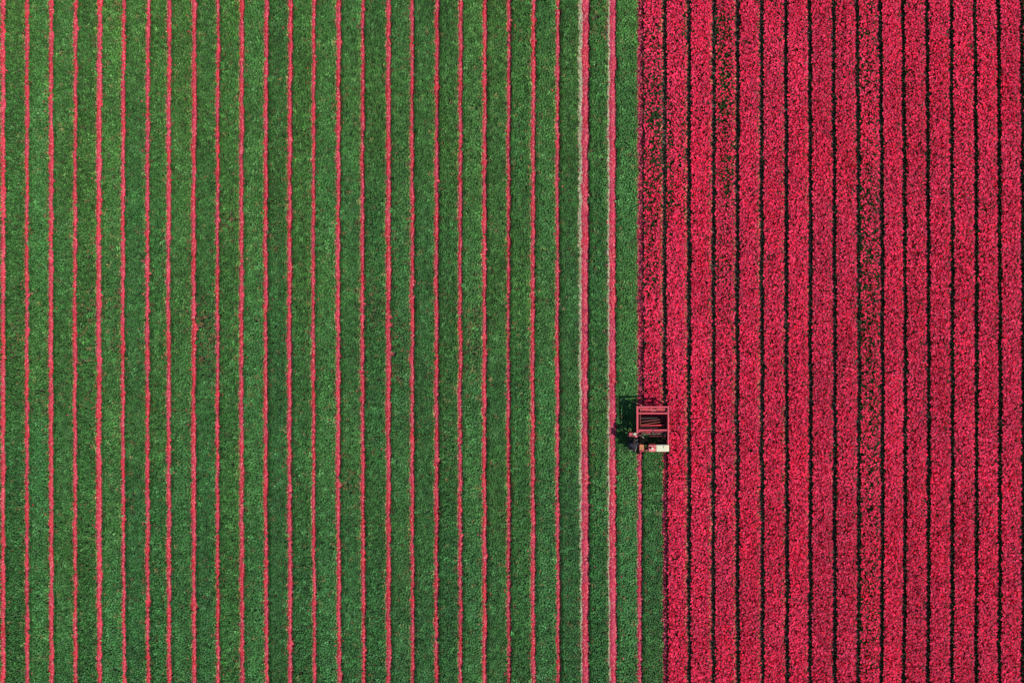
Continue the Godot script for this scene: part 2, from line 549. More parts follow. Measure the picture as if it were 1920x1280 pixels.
func machine() -> void:
	mats.base = place(1223, 806, 0.0)
	var root := thing("tulip_topping_machine", mats.base, "pinkish red portal frame tulip topping machine with cream rear box", "farm machine")
	var red: Material = mats.paint
	var dark: Material = mats.dark_steel
	var top := 1.52
	# portal frame
	bar(root, "side_beam", red, M(1195, 760.6, top), M(1195, 812, top), 0.115, 0.10)
	bar(root, "side_beam", red, M(1253.3, 760.6, top), M(1253.3, 834, top), 0.10, 0.10)
	bar(root, "cross_beam", red, M(1197, 762.8, top), M(1251.6, 762.8, top), 0.10, 0.125)
	bar(root, "cross_beam", red, M(1197, 774.6, top), M(1251.6, 774.6, top), 0.10, 0.09)
	bar(root, "cross_beam", red, M(1197.5, 806.2, top - 0.03), M(1223.4, 806.2, top - 0.03), 0.10, 0.125)
	bar(root, "cross_beam", red, M(1224.9, 806.2, top - 0.03), M(1251, 806.2, top - 0.03), 0.10, 0.125)
	bar(root, "beam_joint", dark, M(1223.2, 806.2, top - 0.035), M(1225.1, 806.2, top - 0.035), 0.12, 0.10)
	bar(root, "brace", red, M(1249.5, 825.5, 1.40), M(1253.3, 832.5, 1.48), 0.05, 0.06)
	for p in [[1195, 763], [1253.3, 763], [1195, 806], [1253.3, 830]]:
		bar(root, "upright", red, M(p[0], p[1], 0.55) * Vector3(1, 1, 1), M(p[0], p[1], 0.55) + Vector3.UP * (top - 0.605), 0.09, 0.09)
	# header rails between the two front beams: two long low frames with a hitch between
	for s in [[1200.5, 1216.5], [1231.0, 1247.5]]:
		var st := begin()
		var y := 1.37
		var a := M(s[0], 766.2, y)
		var b := M(s[1], 769.2, y)
		box(st, Vector3((a.x + b.x) * 0.5, y, a.z), Vector3(b.x - a.x, 0.05, 0.03), 0.008)
		box(st, Vector3((a.x + b.x) * 0.5, y, b.z), Vector3(b.x - a.x, 0.05, 0.03), 0.008)
		box(st, Vector3(a.x + 0.015, y + 0.003, (a.z + b.z) * 0.5), Vector3(0.03, 0.05, b.z - a.z - 0.03), 0.008)
		box(st, Vector3(b.x - 0.015, y + 0.003, (a.z + b.z) * 0.5), Vector3(0.03, 0.05, b.z - a.z - 0.03), 0.008)
		var r := obj("reel_rail", st, mats.paint_pale, root)
		slab(r, "rail_cover", mats.paint_bright, M(s[0] + 1.2, 766.9, y - 0.02), M(s[1] - 1.2, 768.5, y - 0.02), 0.03)
	var hitch := begin()
	for q in [[1219, 767.2, 0.16, 0.10], [1222.5, 769.0, 0.12, 0.14], [1226.5, 767.6, 0.15, 0.09], [1229, 769.4, 0.08, 0.13], [1218.2, 771, 0.07, 0.10], [1224.4, 771.0, 0.16, 0.07]]:
		box(hitch, M(q[0], q[1], 1.30 + q[2] * 0.4), Vector3(q[2], 0.12, q[3]), 0.012)
	var hm := obj("hitch", hitch, red, root)
	for q in [[1221, 768.2], [1224.2, 767.8], [1227.6, 769.4]]:
		var st := begin()
		var c := M(q[0], q[1], 1.38)
		rod(st, c - Vector3(0, 0.1, 0), c + Vector3(0, 0.05, 0), 0.035, 0.03, 10)
		obj("hydraulic_motor", st, mats.grey_metal, hm)
	var pale := begin()
	box(pale, M(1218, 770.8, 1.27), Vector3(0.62, 0.04, 0.05), 0.008)
	obj("reel_bar", pale, red, root)
	# side plates and the belt that carries the heads away
	bar(root, "side_plate", mats.dark_red, M(1196.6, 764.5, 1.16), M(1196.6, 817, 1.16), 0.03, 0.6)  # upper left plate, hidden under the beam, added to close the frame's shadow
	bar(root, "side_plate", mats.dark_red, M(1199.8, 764.5, 0.54), M(1199.8, 817, 0.54), 0.03, 0.66)
	bar(root, "belt_guard", mats.dark_red, M(1200.2, 777, 1.0), M(1200.2, 803, 1.0), 0.05, 0.3)
	bar(root, "side_plate", mats.dark_red, M(1248.8, 777, 0.85), M(1248.8, 817, 0.85), 0.05, 1.1)
	var belt := begin()
	var b0 := M(1224, 789.5, 0.74)
	box(belt, b0, Vector3(1.46, 0.08, 0.62), 0.03, Basis(Vector3.RIGHT, 0.10))
	var belt_part := obj("conveyor_belt", belt, mats.belt, root)
	for q in [[1202, 790.6, 1247, 785.2, 0.035, 0], [1202, 796.2, 1246, 789.6, 0.04, 0], [1202, 798.6, 1246.5, 796.6, 0.085, 1], [1203, 802.0, 1246.5, 800.2, 0.04, 2]]:
		var sl := bar(belt_part, "conveyor_slat", [mats.dull_red, mats.paint_bright, mats.dark_red][q[5]], M(q[0], q[1], 0.98 + (q[1] - 788) * 0.012), M(q[2], q[3], 0.98 + (q[3] - 788) * 0.012), q[4], 0.05)
		sl.set_meta("kind", "thing")
	for q in [784.0, 801.5]:
		var st := begin()
		rod(st, M(1200.6, q, 0.80), M(1247.8, q - 0.6, 0.80), 0.055, 0.055, 12)
		obj("belt_roller", st, mats.dark_steel, belt_part)
	# cutter: a bar with blades behind the third beam
	bar(root, "cutter_bar", mats.dark_red, M(1200.2, 809.6, 1.2), M(1248.2, 809.6, 1.2), 0.06, 0.06)
	bar(root, "cutter_bar", mats.dark_red, M(1217, 817.6, 1.1), M(1248.2, 817.6, 1.1), 0.04, 0.05)
	bar(root, "cutter_post", mats.grey_metal, M(1224.4, 808.4, 1.36), M(1224.4, 813.5, 1.25), 0.035, 0.035)
	rng.seed = 12
	var drum := begin()
	rod(drum, M(1200.5, 813.4, 1.02), M(1248, 813.4, 1.02), 0.05, 0.05, 12)
	var dm := obj("cutter_drum", drum, mats.dark_steel, root)
	for q in 15:
		var st := begin()
		var c := M(1202.8 + q * 3.1, 813.2 + rng.randf_range(-0.5, 0.5), 1.09)
		box(st, c, Vector3(0.062, 0.06, 0.045), 0.012, Basis(Vector3.UP, rng.randf_range(-0.5, 0.5)))
		obj("cutter_blade", st, mats.blade if q % 3 else mats.dull_red, dm)
	for q in [[1197.6, 805.5, 1198.2, 810.5], [1247.8, 808.5, 1247.4, 816.5], [1250.2, 815.4, 1252.2, 818.8], [1199.5, 815.2, 1200.6, 817.6], [1203.4, 817.6, 1207.6, 821.2]]:
		bar(root, "strut", mats.grey_metal, M(q[0], q[1], 1.36), M(q[2], q[3], 1.28), 0.035, 0.035)
	# near-black skirt sheets stand in for shade round the open cutting well
	slab(root, "shade_skirt", mats.rubber, M(1198.2, 819, 0.92), M(1214.5, 832, 0.92), 0.03)
	slab(root, "shade_skirt", mats.rubber, M(1233.2, 818.6, 0.92), M(1250.2, 832.2, 0.92), 0.03)
	bar(root, "rubber_flap", mats.rubber, M(1214.8, 831.2, 0.72), M(1233.0, 831.2, 0.72), 0.03, 0.5)
	bar(root, "side_skirt", mats.rubber, M(1250.8, 818, 0.75), M(1250.8, 832, 0.75), 0.03, 0.6)
	# rear beam with engine, cream box and step
	bar(root, "rear_beam", mats.dark_red, M(1197, 840, 0.82), M(1254, 840, 0.82), 0.12, 0.12)
	var yb := 1.26
	var cream := slab(root, "engine_cover", mats.cream, M(1230.6, 833.6, yb), M(1255.0, 846.6, yb), 0.46, 0.03)
	slab(cream, "end_strip", mats.cream_edge, M(1230.9, 834.0, yb + 0.012), M(1231.7, 846.2, yb + 0.012), 0.03, 0.005)
	slab(cream, "lid", mats.cream_lid, M(1232.6, 834.3, yb + 0.016), M(1248.2, 845.4, yb + 0.016), 0.03, 0.012)
	slab(cream, "lid", mats.cream_edge, M(1249.0, 834.3, yb + 0.014), M(1254.4, 845.4, yb + 0.014), 0.03, 0.012)
	var hd := begin()
	path_tube(hd, [M(1244.8, 841.5, yb + 0.02), M(1244.8, 838, yb + 0.06), M(1245.4, 836.4, yb + 0.06), M(1247, 836, yb + 0.02)], 0.014)
	obj("handle", hd, mats.cream_edge, cream)
	var hood := slab(root, "engine_hood", mats.paint_pale, M(1216.2, 833.8, 1.30), M(1230.1, 846.6, 1.30), 0.42, 0.04)
	slab(hood, "hood_front", mats.dark_red, M(1216.6, 831.6, 1.18), M(1230, 833.2, 1.18), 0.3, 0.02)
	var cap := begin()
	rod(cap, M(1222.8, 840.8, 1.28), M(1222.8, 840.8, 1.44), 0.078, 0.072, 18)
	rod(cap, M(1222.8, 840.8, 1.44), M(1222.8, 840.8, 1.47), 0.072, 0.045, 18)
	obj("air_filter", cap, mats.white, hood)
	var hole := begin()
	ring(hole, M(1219.9, 838.6, 1.315), Vector3.UP, 0.05, 0.034, 0.05, 16, 0.008)
	rod(hole, M(1219.9, 838.6, 1.295), M(1219.9, 838.6, 1.309), 0.036, 0.036, 12)
	obj("exhaust", hole, mats.rubber, hood)
	bar(hood, "hood_strap", mats.dark_red, M(1224.6, 836.2, 1.322), M(1229.0, 840.6, 1.322), 0.055, 0.03)
	bar(hood, "hood_strap", mats.dark_red, M(1216.8, 838.8, 1.318), M(1219.0, 839.2, 1.318), 0.05, 0.03)
	bar(root, "tow_eye", mats.paint_pale, M(1211.6, 844.0, 1.0), M(1214.6, 843.2, 1.0), 0.09, 0.1)
	# step with a worn orange tread beside the driver
	var stp := slab(root, "step", mats.dark_red, M(1197.8, 833.0, 0.92), M(1208.2, 846.8, 0.92), 0.10)
	slab(stp, "tread_plate", mats.orange, M(1199.6, 833.4, 0.965), M(1207.4, 843.4, 0.965), 0.04)
	slab(stp, "worn_patch", mats.olive, M(1201.8, 838.0, 0.972), M(1204.8, 841.8, 0.972), 0.03, 0.015)
	slab(stp, "tread_edge", red, M(1203.2, 843.9, 0.985), M(1208.4, 845.7, 0.985), 0.05)
	bar(root, "step_side", mats.dark_red, M(1198.2, 833.2, 1.02), M(1199.3, 846.4, 1.02), 0.05, 0.2)
	# platform, seat and console of the driver, hung outside the frame
	slab(root, "footplate", mats.dark_steel, M(1177.8, 817.0, 0.50), M(1194.6, 842.6, 0.50), 0.05)
	bar(root, "platform_arm", red, M(1185, 824, 0.44), M(1198, 824, 0.44), 0.08, 0.07)
	bar(root, "platform_arm", red, M(1185, 838, 0.44), M(1198, 838, 0.44), 0.08, 0.07)
	var seat := slab(root, "seat", mats.black_seat, M(1179.4, 829.6, 0.92), M(1192.2, 841.4, 0.92), 0.10, 0.03)
	bar(seat, "seat_post", mats.dark_steel, M(1186, 835.4, 0.51), M(1186, 835.4, 0.51) + Vector3.UP * 0.30, 0.12, 0.12)
	bar(seat, "seat_back", mats.black_seat, M(1179.8, 842.6, 1.08), M(1191.8, 842.6, 1.08), 0.07, 0.36)
	var con := slab(root, "console", mats.dark_red, M(1179.0, 810.4, 1.34), M(1195.2, 819.4, 1.34), 0.2, 0.03)
	slab(con, "console_panel", red, M(1180.0, 811.2, 1.352), M(1184.6, 816.2, 1.352), 0.02, 0.006)
	slab(con, "console_panel", mats.orange, M(1185.0, 811.6, 1.352), M(1186.2, 814.0, 1.352), 0.02, 0.006)
	slab(con, "console_corner", mats.paint_pale, M(1191.0, 816.0, 1.356), M(1195.4, 819.8, 1.356), 0.06, 0.02)
	var dial := begin()
	ring(dial, M(1190.3, 813.4, 1.375), Vector3.UP, 0.075, 0.022, 0.06, 20, 0.015)
	obj("dial", dial, mats.white, con)
	var hub := begin()
	rod(hub, M(1190.3, 813.4, 1.34), M(1190.3, 813.4, 1.372), 0.021, 0.021, 10)
	obj("dial_hub", hub, mats.rubber, con)
	slab(con, "console_side", mats.grey_paint, M(1192.8, 811.2, 1.354), M(1195.4, 815.6, 1.354), 0.03, 0.01)
	bar(root, "console_post", mats.dark_steel, M(1187, 816, 0.5), M(1187, 816, 0.5) + Vector3.UP * 0.64, 0.09, 0.09)
	var wh := begin()
	for q in 20:
		var t0 := TAU * q / 20.0
		var t1 := TAU * (q + 1) / 20.0
		var cc := M(1185.4, 822.2, 1.28)
		var e := Basis(Vector3.RIGHT, 0.5)
		rod(wh, cc + e * Vector3(cos(t0) * 0.17, 0, sin(t0) * 0.17), cc + e * Vector3(cos(t1) * 0.17, 0, sin(t1) * 0.17), 0.014, 0.014, 6)
	rod(wh, M(1185.4, 822.2, 1.275) + Vector3(-0.16, 0, 0), M(1185.4, 822.2, 1.275) + Vector3(0.16, 0, 0), 0.012)
	rod(wh, M(1185.4, 822.2, 1.27), M(1185.9, 818.6, 1.22), 0.02)
	obj("steering_wheel", wh, mats.rubber, root)
	var lev := begin()
	path_tube(lev, [M(1194.6, 823.2, 1.1), M(1191.8, 824.8, 1.28), M(1190.0, 826.2, 1.22)], 0.022)
	path_tube(lev, [M(1196.0, 822.6, 1.0), M(1195.2, 824.4, 1.3), M(1193.6, 826.8, 1.34)], 0.018)
	obj("control_levers", lev, mats.grey_metal, root)
	var rail := begin()
	path_tube(rail, [M(1197.2, 831.2, 1.1), M(1194.6, 832.4, 1.16), M(1193.2, 838.0, 1.2), M(1191.6, 846.8, 1.1), M(1192.0, 847.4, 0.5)], 0.022)
	obj("guard_rail", rail, mats.grey_metal, root)
	# hoses
	var ho := begin()
	path_tube(ho, [M(1212, 843, 1.0), M(1213.6, 839, 1.08), M(1213.8, 835, 1.05), M(1216.4, 831, 0.98)], 0.025)
	obj("hose", ho, mats.rubber, root)
	ho = begin()
	path_tube(ho, [M(1200, 831.4, 1.0), M(1203, 826.4, 1.02), M(1202.0, 820, 1.1), M(1204.6, 815.6, 1.2)], 0.02)
	obj("hose", ho, mats.rubber, root)
	# wheels in the paths
	for p in [[1196.4, 771], [1251.6, 771], [1196.8, 838], [1251.6, 838]]:
		var c: Vector3 = place(p[0], p[1], 0.42) - mats.base
		var w := Node3D.new()
		w.name = "wheel"
		root.add_child(w, true)
		w.position = c
		var ty := begin()
		ring(ty, Vector3.ZERO, Vector3.RIGHT, 0.42, 0.27, 0.17, 28, 0.04)
		for q in 22:
			var t := TAU * q / 22.0
			box(ty, Vector3(0.0, cos(t) * 0.42, sin(t) * 0.42), Vector3(0.15, 0.03, 0.045), 0.006, Basis(Vector3.RIGHT, t) * Basis(Vector3.UP, 0.35))
		obj("tyre", ty, mats.rubber, w)
		var rim := begin()
		ring(rim, Vector3.ZERO, Vector3.RIGHT, 0.275, 0.10, 0.09, 24, 0.01)
		rod(rim, Vector3(-0.07, 0, 0), Vector3(0.07, 0, 0), 0.11, 0.11, 14)
		obj("rim", rim, mats.cream_edge, w)
		bar(root, "wheel_fork", mats.dark_red, c + Vector3(0.0, 0.12, 0.0) + Vector3(0.12 if p[0] < 1220 else -0.12, -0.12, 0), c + Vector3(0.12 if p[0] < 1220 else -0.12, 0.45, 0), 0.05, 0.09)

# ------------------------------------------------------------------ the driver

# joins tapered capsules with a smooth minimum and meshes the field as surface nets
func nets(st: SurfaceTool, bones: Array, cell: float, soft: float) -> void:
	var lo := Vector3.ONE * 1e9
	var hi := -lo
	for b in bones:
		var r: float = maxf(b[2], b[3]) + soft + cell * 3.0
		lo = lo.min((b[0] as Vector3).min(b[1]) - Vector3.ONE * r)
		hi = hi.max((b[0] as Vector3).max(b[1]) + Vector3.ONE * r)
	var nx := int((hi.x - lo.x) / cell) + 2
	var ny := int((hi.y - lo.y) / cell) + 2
	var nz := int((hi.z - lo.z) / cell) + 2
	var f := PackedFloat32Array()
	f.resize(nx * ny * nz)
	f.fill(1.0)
	var best := PackedFloat32Array()
	best.resize(f.size())
	best.fill(1.0)
	var who := PackedByteArray()
	who.resize(f.size())
	for bi in bones.size():
		var b = bones[bi]
		var a: Vector3 = b[0]
		var ab: Vector3 = b[1] - a
		var l2 := maxf(ab.length_squared(), 1e-8)
		var r: float = maxf(b[2], b[3]) + soft + cell * 2.0
		var p0: Vector3 = ((a.min(b[1]) - Vector3.ONE * r) - lo) / cell
		var p1: Vector3 = ((a.max(b[1]) + Vector3.ONE * r) - lo) / cell
		for z in range(maxi(0, int(p0.z)), mini(nz, int(p1.z) + 2)):
			for y in range(maxi(0, int(p0.y)), mini(ny, int(p1.y) + 2)):
				for x in range(maxi(0, int(p0.x)), mini(nx, int(p1.x) + 2)):
					var p := lo + Vector3(x, y, z) * cell - a
					var t := clampf(p.dot(ab) / l2, 0.0, 1.0)
					var d := (p - ab * t).length() - lerpf(b[2], b[3], t)
					var at := (z * ny + y) * nx + x
					if d < best[at]:
						best[at] = d
						who[at] = bi
					var h := maxf(soft - absf(f[at] - d), 0.0) / soft
					f[at] = minf(f[at], d) - h * h * soft * 0.25
	var verts := {}
	var pos := PackedVector3Array()
	var col := PackedColorArray()
	var steps := [0, 1, nx, nx + 1, nx * ny, nx * ny + 1, nx * ny + nx, nx * ny + nx + 1]
	var corner := [Vector3(0, 0, 0), Vector3(1, 0, 0), Vector3(0, 1, 0), Vector3(1, 1, 0), Vector3(0, 0, 1), Vector3(1, 0, 1), Vector3(0, 1, 1), Vector3(1, 1, 1)]
	var edges := [[0, 1], [2, 3], [4, 5], [6, 7], [0, 2], [1, 3], [4, 6], [5, 7], [0, 4], [1, 5], [2, 6], [3, 7]]
	for z in nz - 1:
		for y in ny - 1:
			for x in nx - 1:
				var at := (z * ny + y) * nx + x
				var inside := 0
				for q in 8:
					if f[at + steps[q]] < 0.0: inside += 1
				if inside == 0 or inside == 8: continue
				var s := Vector3.ZERO
				var n := 0
				for e in edges:
					var fa: float = f[at + steps[e[0]]]
					var fb: float = f[at + steps[e[1]]]
					if (fa < 0.0) != (fb < 0.0):
						s += (corner[e[0]] as Vector3).lerp(corner[e[1]], fa / (fa - fb))
						n += 1
				verts[at] = pos.size()
				pos.append(lo + (Vector3(x, y, z) + s / n) * cell)
				col.append(bones[who[at]][4])
	var dirs := [[1, nx, nx * ny], [nx, nx * ny, 1], [nx * ny, 1, nx]]
	for at in verts:
		for d in dirs:
			var fa: float = f[at]
			var fb: float = f[at + d[0]]
			if (fa < 0.0) == (fb < 0.0): continue
			var c0: int = at
			var c1: int = at - d[1]
			var c2: int = at - d[1] - d[2]
			var c3: int = at - d[2]
			if not (verts.has(c1) and verts.has(c2) and verts.has(c3)): continue
			var quad := [verts[c0], verts[c1], verts[c2], verts[c3]]
			if fa < 0.0: quad.reverse()
			for q in [0, 1, 2, 0, 2, 3]:
				st.set_smooth_group(0)
				st.set_color(col[quad[q]])
				st.add_vertex(pos[quad[q]])

func hand(st: SurfaceTool, wrist: Vector3, fwd: Vector3, palm_down: Vector3, side: float) -> void:
	# fingers curl round a rim; side is +1 when the thumb lies towards +x
	var sx := fwd.cross(palm_down).normalized()
	if sx.x * side < 0.0: sx = -sx
	var skin := Color(0.03, 0.03, 0.035)     # dark work gloves
	var b := []
	for j in 4:
		var o := (1.5 - j) * 0.021
		b.append([wrist + sx * o * 0.6 + fwd * 0.01, wrist + sx * o + fwd * 0.085, 0.014, 0.012, skin])
		var len_f: float = [0.040, 0.046, 0.042, 0.033][j]
		var k0 := wrist + sx * o + fwd * 0.088
		var k1 := k0 + (fwd * 0.8 + palm_down * 0.6).normalized() * len_f
		var k2 := k1 + (fwd * 0.1 + palm_down * 1.0).normalized() * len_f * 0.7
		var k3 := k2 + (-fwd * 0.7 + palm_down * 0.6).normalized() * len_f * 0.55
		b.append([k0, k1, 0.0100, 0.0092, skin])
		b.append([k1, k2, 0.0092, 0.0085, skin])
		b.append([k2, k3, 0.0085, 0.0075, skin])
	var t0 := wrist + sx * 0.028 + fwd * 0.025
	var t1 := t0 + (sx * 0.7 + fwd * 0.5 + palm_down * 0.35).normalized() * 0.038
	var t2 := t1 + (fwd * 0.7 + palm_down * 0.6 - sx * 0.1).normalized() * 0.032
	b.append([t0, t1, 0.012, 0.0105, skin])
	b.append([t1, t2, 0.0105, 0.009, skin])
	nets(st, b, 0.0042, 0.006)

func driver() -> void:
	var base := place(1186, 833, 0.5)
	var root := thing("person", base, "seated person in dark navy clothes driving the topping machine", "person")
	var navy := Color(0.022, 0.023, 0.036)
	var trouser := Color(0.035, 0.034, 0.044)
	var boot := Color(0.02, 0.018, 0.016)
	var skin := Color(0.42, 0.22, 0.15)
	var W := func(px: float, py: float, y: float) -> Vector3: return place(px, py, y) - base
	var hip: Vector3 = W.call(1186, 836.4, 1.03)
	var waist := hip + Vector3(0, 0.18, -0.03)
	var chest := hip + Vector3(0, 0.38, -0.13)
	var neck := hip + Vector3(0, 0.54, -0.22)
	var head := neck + Vector3(0.0, 0.13, -0.07)
	var wheel: Vector3 = W.call(1185.4, 822.2, 1.28)
	var b := [
		[hip + Vector3(-0.08, 0, 0), hip + Vector3(0.08, 0, 0), 0.125, 0.125, trouser],
		[hip + Vector3(0, 0.03, 0), waist, 0.135, 0.125, navy], [waist, chest, 0.13, 0.145, navy],
		[chest + Vector3(-0.09, 0.02, 0), chest + Vector3(0.09, 0.02, 0), 0.12, 0.12, navy],
		[chest + Vector3(-0.15, 0.11, -0.04), chest + Vector3(0.15, 0.11, -0.04), 0.075, 0.075, navy],
		[chest + Vector3(0, 0.10, -0.05), neck, 0.075, 0.06, navy], [neck, neck + Vector3(0, 0.07, -0.04), 0.055, 0.052, skin]]
	for s in [-1.0, 1.0]:
		var sh: Vector3 = chest + Vector3(s * 0.19, 0.09, -0.04)
		var el: Vector3 = sh + Vector3(s * 0.07, -0.25, -0.10)
		var wr: Vector3 = wheel + Vector3(s * 0.155, 0.035, 0.115)
		b.append([sh, el, 0.068, 0.052, navy])
		b.append([el, wr, 0.052, 0.036, navy])
		var hp := hip + Vector3(s * 0.10, -0.005, 0)
		var kn := hip + Vector3(s * 0.14, 0.02, -0.40)
		var an := hip + Vector3(s * 0.14, -0.42, -0.34)
		b.append([hp, kn, 0.095, 0.066, trouser])
		b.append([kn, an, 0.063, 0.046, trouser])
		b.append([an + Vector3(0, -0.035, 0.05), an + Vector3(s * 0.02, -0.06, -0.15), 0.045, 0.040, boot])
	var st := begin()
	nets(st, b, 0.015, 0.05)
	# head with brow, nose, chin and ears
	var hb := [
		[head + Vector3(0, 0.035, 0.012), head + Vector3(0, 0.03, -0.012), 0.088, 0.085, skin], [head + Vector3(0, -0.03, -0.03), head + Vector3(0, -0.075, -0.058), 0.062, 0.042, skin],
		[head + Vector3(0, 0.012, -0.092), head + Vector3(0, -0.022, -0.112), 0.010, 0.014, skin],
		[head + Vector3(-0.035, 0.028, -0.082), head + Vector3(0.035, 0.028, -0.082), 0.014, 0.014, skin],
		[head + Vector3(-0.020, -0.052, -0.094), head + Vector3(0.020, -0.052, -0.094), 0.008, 0.008, Color(0.34, 0.13, 0.11)],
		[head + Vector3(-0.088, 0.005, 0.01), head + Vector3(-0.092, -0.025, 0.004), 0.013, 0.010, skin], [head + Vector3(0.088, 0.005, 0.01), head + Vector3(0.092, -0.025, 0.004), 0.013, 0.010, skin],
		[head + Vector3(0, -0.08, -0.005), neck, 0.052, 0.055, skin]]
	nets(st, hb, 0.007, 0.018)
	for s in [-1.0, 1.0]:
		nets(st, [[head + Vector3(s * 0.032, 0.010, -0.091), head + Vector3(s * 0.033, 0.010, -0.0915), 0.010, 0.010, Color(0.05, 0.04, 0.035)]], 0.005, 0.004)
		hand(st, wheel + Vector3(s * 0.155, 0.035, 0.10), Vector3(0, -0.1, -1).normalized(), Vector3(0, -1, 0.1).normalized(), -s)
	st.index()
	st.generate_normals()
	var body := obj("body", st, mats.cloth, root)
	var hair := begin()
	nets(hair, [[head + Vector3(0, 0.05, 0.028), head + Vector3(0, 0.058, -0.02), 0.090, 0.082, Color(0.02, 0.016, 0.014)], [head + Vector3(0, 0.0, 0.05), head + Vector3(0, 0.04, 0.04), 0.062, 0.080, Color(0.02, 0.016, 0.014)]], 0.009, 0.03)
	hair.index()
	hair.generate_normals()
	obj("hair", hair, mats.cloth, body)

# ------------------------------------------------------------------ the scene

func _ready() -> void:
	var cam := Camera3D.new()
	cam.name = "camera"
	cam.position = Vector3(0, CAM_H, 0)
	cam.rotation_degrees = Vector3(-90, 0, 0)
	cam.fov = rad_to_deg(2.0 * atan(640.0 / FOCAL))
	cam.far = 600.0
	add_child(cam)
	cam.current = true

	var sky := ProceduralSkyMaterial.new()
	sky.sky_top_color = Color(0.40, 0.47, 0.59)
	sky.sky_horizon_color = Color(0.72, 0.80, 0.90)
	sky.sky_curve = 0.12
	sky.sky_energy_multiplier = 1.0
	sky.ground_bottom_color = Color(0.12, 0.12, 0.10)
	sky.ground_horizon_color = Color(0.45, 0.47, 0.48)
	var env := Environment.new()
	env.background_mode = Environment.BG_SKY
	env.sky = Sky.new()
	env.sky.sky_material = sky
	env.tonemap_mode = Environment.TONE_MAPPER_LINEAR
	env.tonemap_exposure = 1.1
	env.sdfgi_enabled = true
	env.ssao_enabled = true
	env.ssil_enabled = true
	var we := WorldEnvironment.new()
	we.name = "surroundings"
	we.environment = env
	add_child(we)

	var sun := DirectionalLight3D.new()
	sun.name = "sun"
	sun.light_energy = 1.6
	sun.light_color = Color(1.0, 0.95, 0.87)
	sun.light_angular_distance = 0.6
	sun.shadow_enabled = true
	add_child(sun)
	var elev := deg_to_rad(51.0)
	var az := deg_to_rad(31.0)        # from the right, a little from below the frame
	sun.look_at_from_position(Vector3(cos(az) * cos(elev), sin(elev), sin(az) * cos(elev)) * 50.0, Vector3.ZERO, Vector3.UP)

	n_slow.seed = 4; n_slow.frequency = 0.18
	n_mid.seed = 9; n_mid.frequency = 0.55
	n_fast.seed = 17; n_fast.frequency = 0.9
	for n in [n_slow, n_mid, n_fast]:
		n.noise_type = FastNoiseLite.TYPE_SIMPLEX
		n.fractal_octaves = 2

	# materials
	for called in ["leaf", "petal", "bloom", "straw", "soil_lump", "cloth"]:
		var m := StandardMaterial3D.new()
		m.vertex_color_use_as_albedo = true
		m.cull_mode = BaseMaterial3D.CULL_DISABLED
		m.roughness = {"leaf": 0.42, "petal": 0.5, "bloom": 0.5, "straw": 0.8, "soil_lump": 0.95, "cloth": 0.85}[called]
		m.metallic_specular = 0.35
		mats[called] = m
	mats.leaf.backlight_enabled = true
	mats.leaf.backlight = Color(0.30, 0.42, 0.16)
	for q in ["petal", "bloom"]:
		mats[q].backlight_enabled = true
		mats[q].backlight = Color(0.5, 0.4, 0.4)
	mats.mound = mat(Color(0.46, 0.036, 0.068), 0.7)
	mats.paint = mat(Color(0.48, 0.050, 0.088), 0.42)
	mats.paint_pale = mat(Color(0.62, 0.15, 0.17), 0.45)
	mats.paint_bright = mat(Color(0.50, 0.02, 0.04), 0.35)
	mats.dull_red = mat(Color(0.24, 0.055, 0.05), 0.55)
	mats.dark_red = mat(Color(0.16, 0.016, 0.024), 0.5)
	mats.orange = mat(Color(0.50, 0.17, 0.085), 0.7)
	mats.olive = mat(Color(0.14, 0.16, 0.08), 0.9)
	mats.cream = mat(Color(0.58, 0.59, 0.45), 0.5)
	mats.cream_lid = mat(Color(0.55, 0.59, 0.47), 0.5)
	mats.cream_edge = mat(Color(0.64, 0.60, 0.46), 0.5)
	mats.white = mat(Color(0.58, 0.58, 0.54), 0.5)
	mats.grey_paint = mat(Color(0.25, 0.20, 0.20), 0.6)
	mats.grey_metal = mat(Color(0.22, 0.22, 0.22), 0.45, 0.5)
	mats.blade = mat(Color(0.40, 0.36, 0.34), 0.4, 0.4)
	mats.dark_steel = mat(Color(0.018, 0.014, 0.016), 0.7)
	mats.rubber = mat(Color(0.007, 0.007, 0.006), 1.0)
	mats.rubber.metallic_specular = 0.15
	mats.belt = mat(Color(0.012, 0.004, 0.006), 1.0)  # red-black tone carries the shade over tulips inside the frame
	mats.belt.metallic_specular = 0.15
	mats.black_seat = mat(Color(0.02, 0.02, 0.025), 0.6)
	# worn paint: faint blotches
	var wear_noise := FastNoiseLite.new()
	wear_noise.seed = 3
	wear_noise.frequency = 0.03
	wear_noise.fractal_octaves = 4
	var wear := NoiseTexture2D.new()
	wear.width = 256; wear.height = 256; wear.seamless = true
	wear.noise = wear_noise
	var ramp := Gradient.new()
	ramp.offsets = PackedFloat32Array([0.0, 0.4, 1.0])
	ramp.colors = PackedColorArray([Color(0.84, 0.82, 0.81), Color(0.96, 0.96, 0.96), Color(1, 1, 1)])
	wear.color_ramp = ramp
	for q in ["paint", "paint_pale", "dark_red", "orange", "cream", "cream_lid", "cream_edge"]:
		mats[q].albedo_texture = wear
		mats[q].uv1_triplanar = true
		mats[q].uv1_scale = Vector3(1.3, 1.3, 1.3)

	mats.plants = [leafy_plant(11, 4, 0.18, 0.30, 0.076), leafy_plant(23, 4, 0.17, 0.29, 0.072), leafy_plant(57, 5, 0.17, 0.28, 0.066)]
	mats.stem_mesh = cut_stem(0.24)
	mats.cup_mesh = flower(0.5)
	mats.open_mesh = flower(1.4)
	mats.stalk_mesh = flower_stalk()
	mats.petal_mesh = petal()
	mats.straw_mesh = petal(0.12, 0.42)

	# ground: one sheet of dark grey brown soil
	var soil_noise := FastNoiseLite.new()
	soil_noise.seed = 21
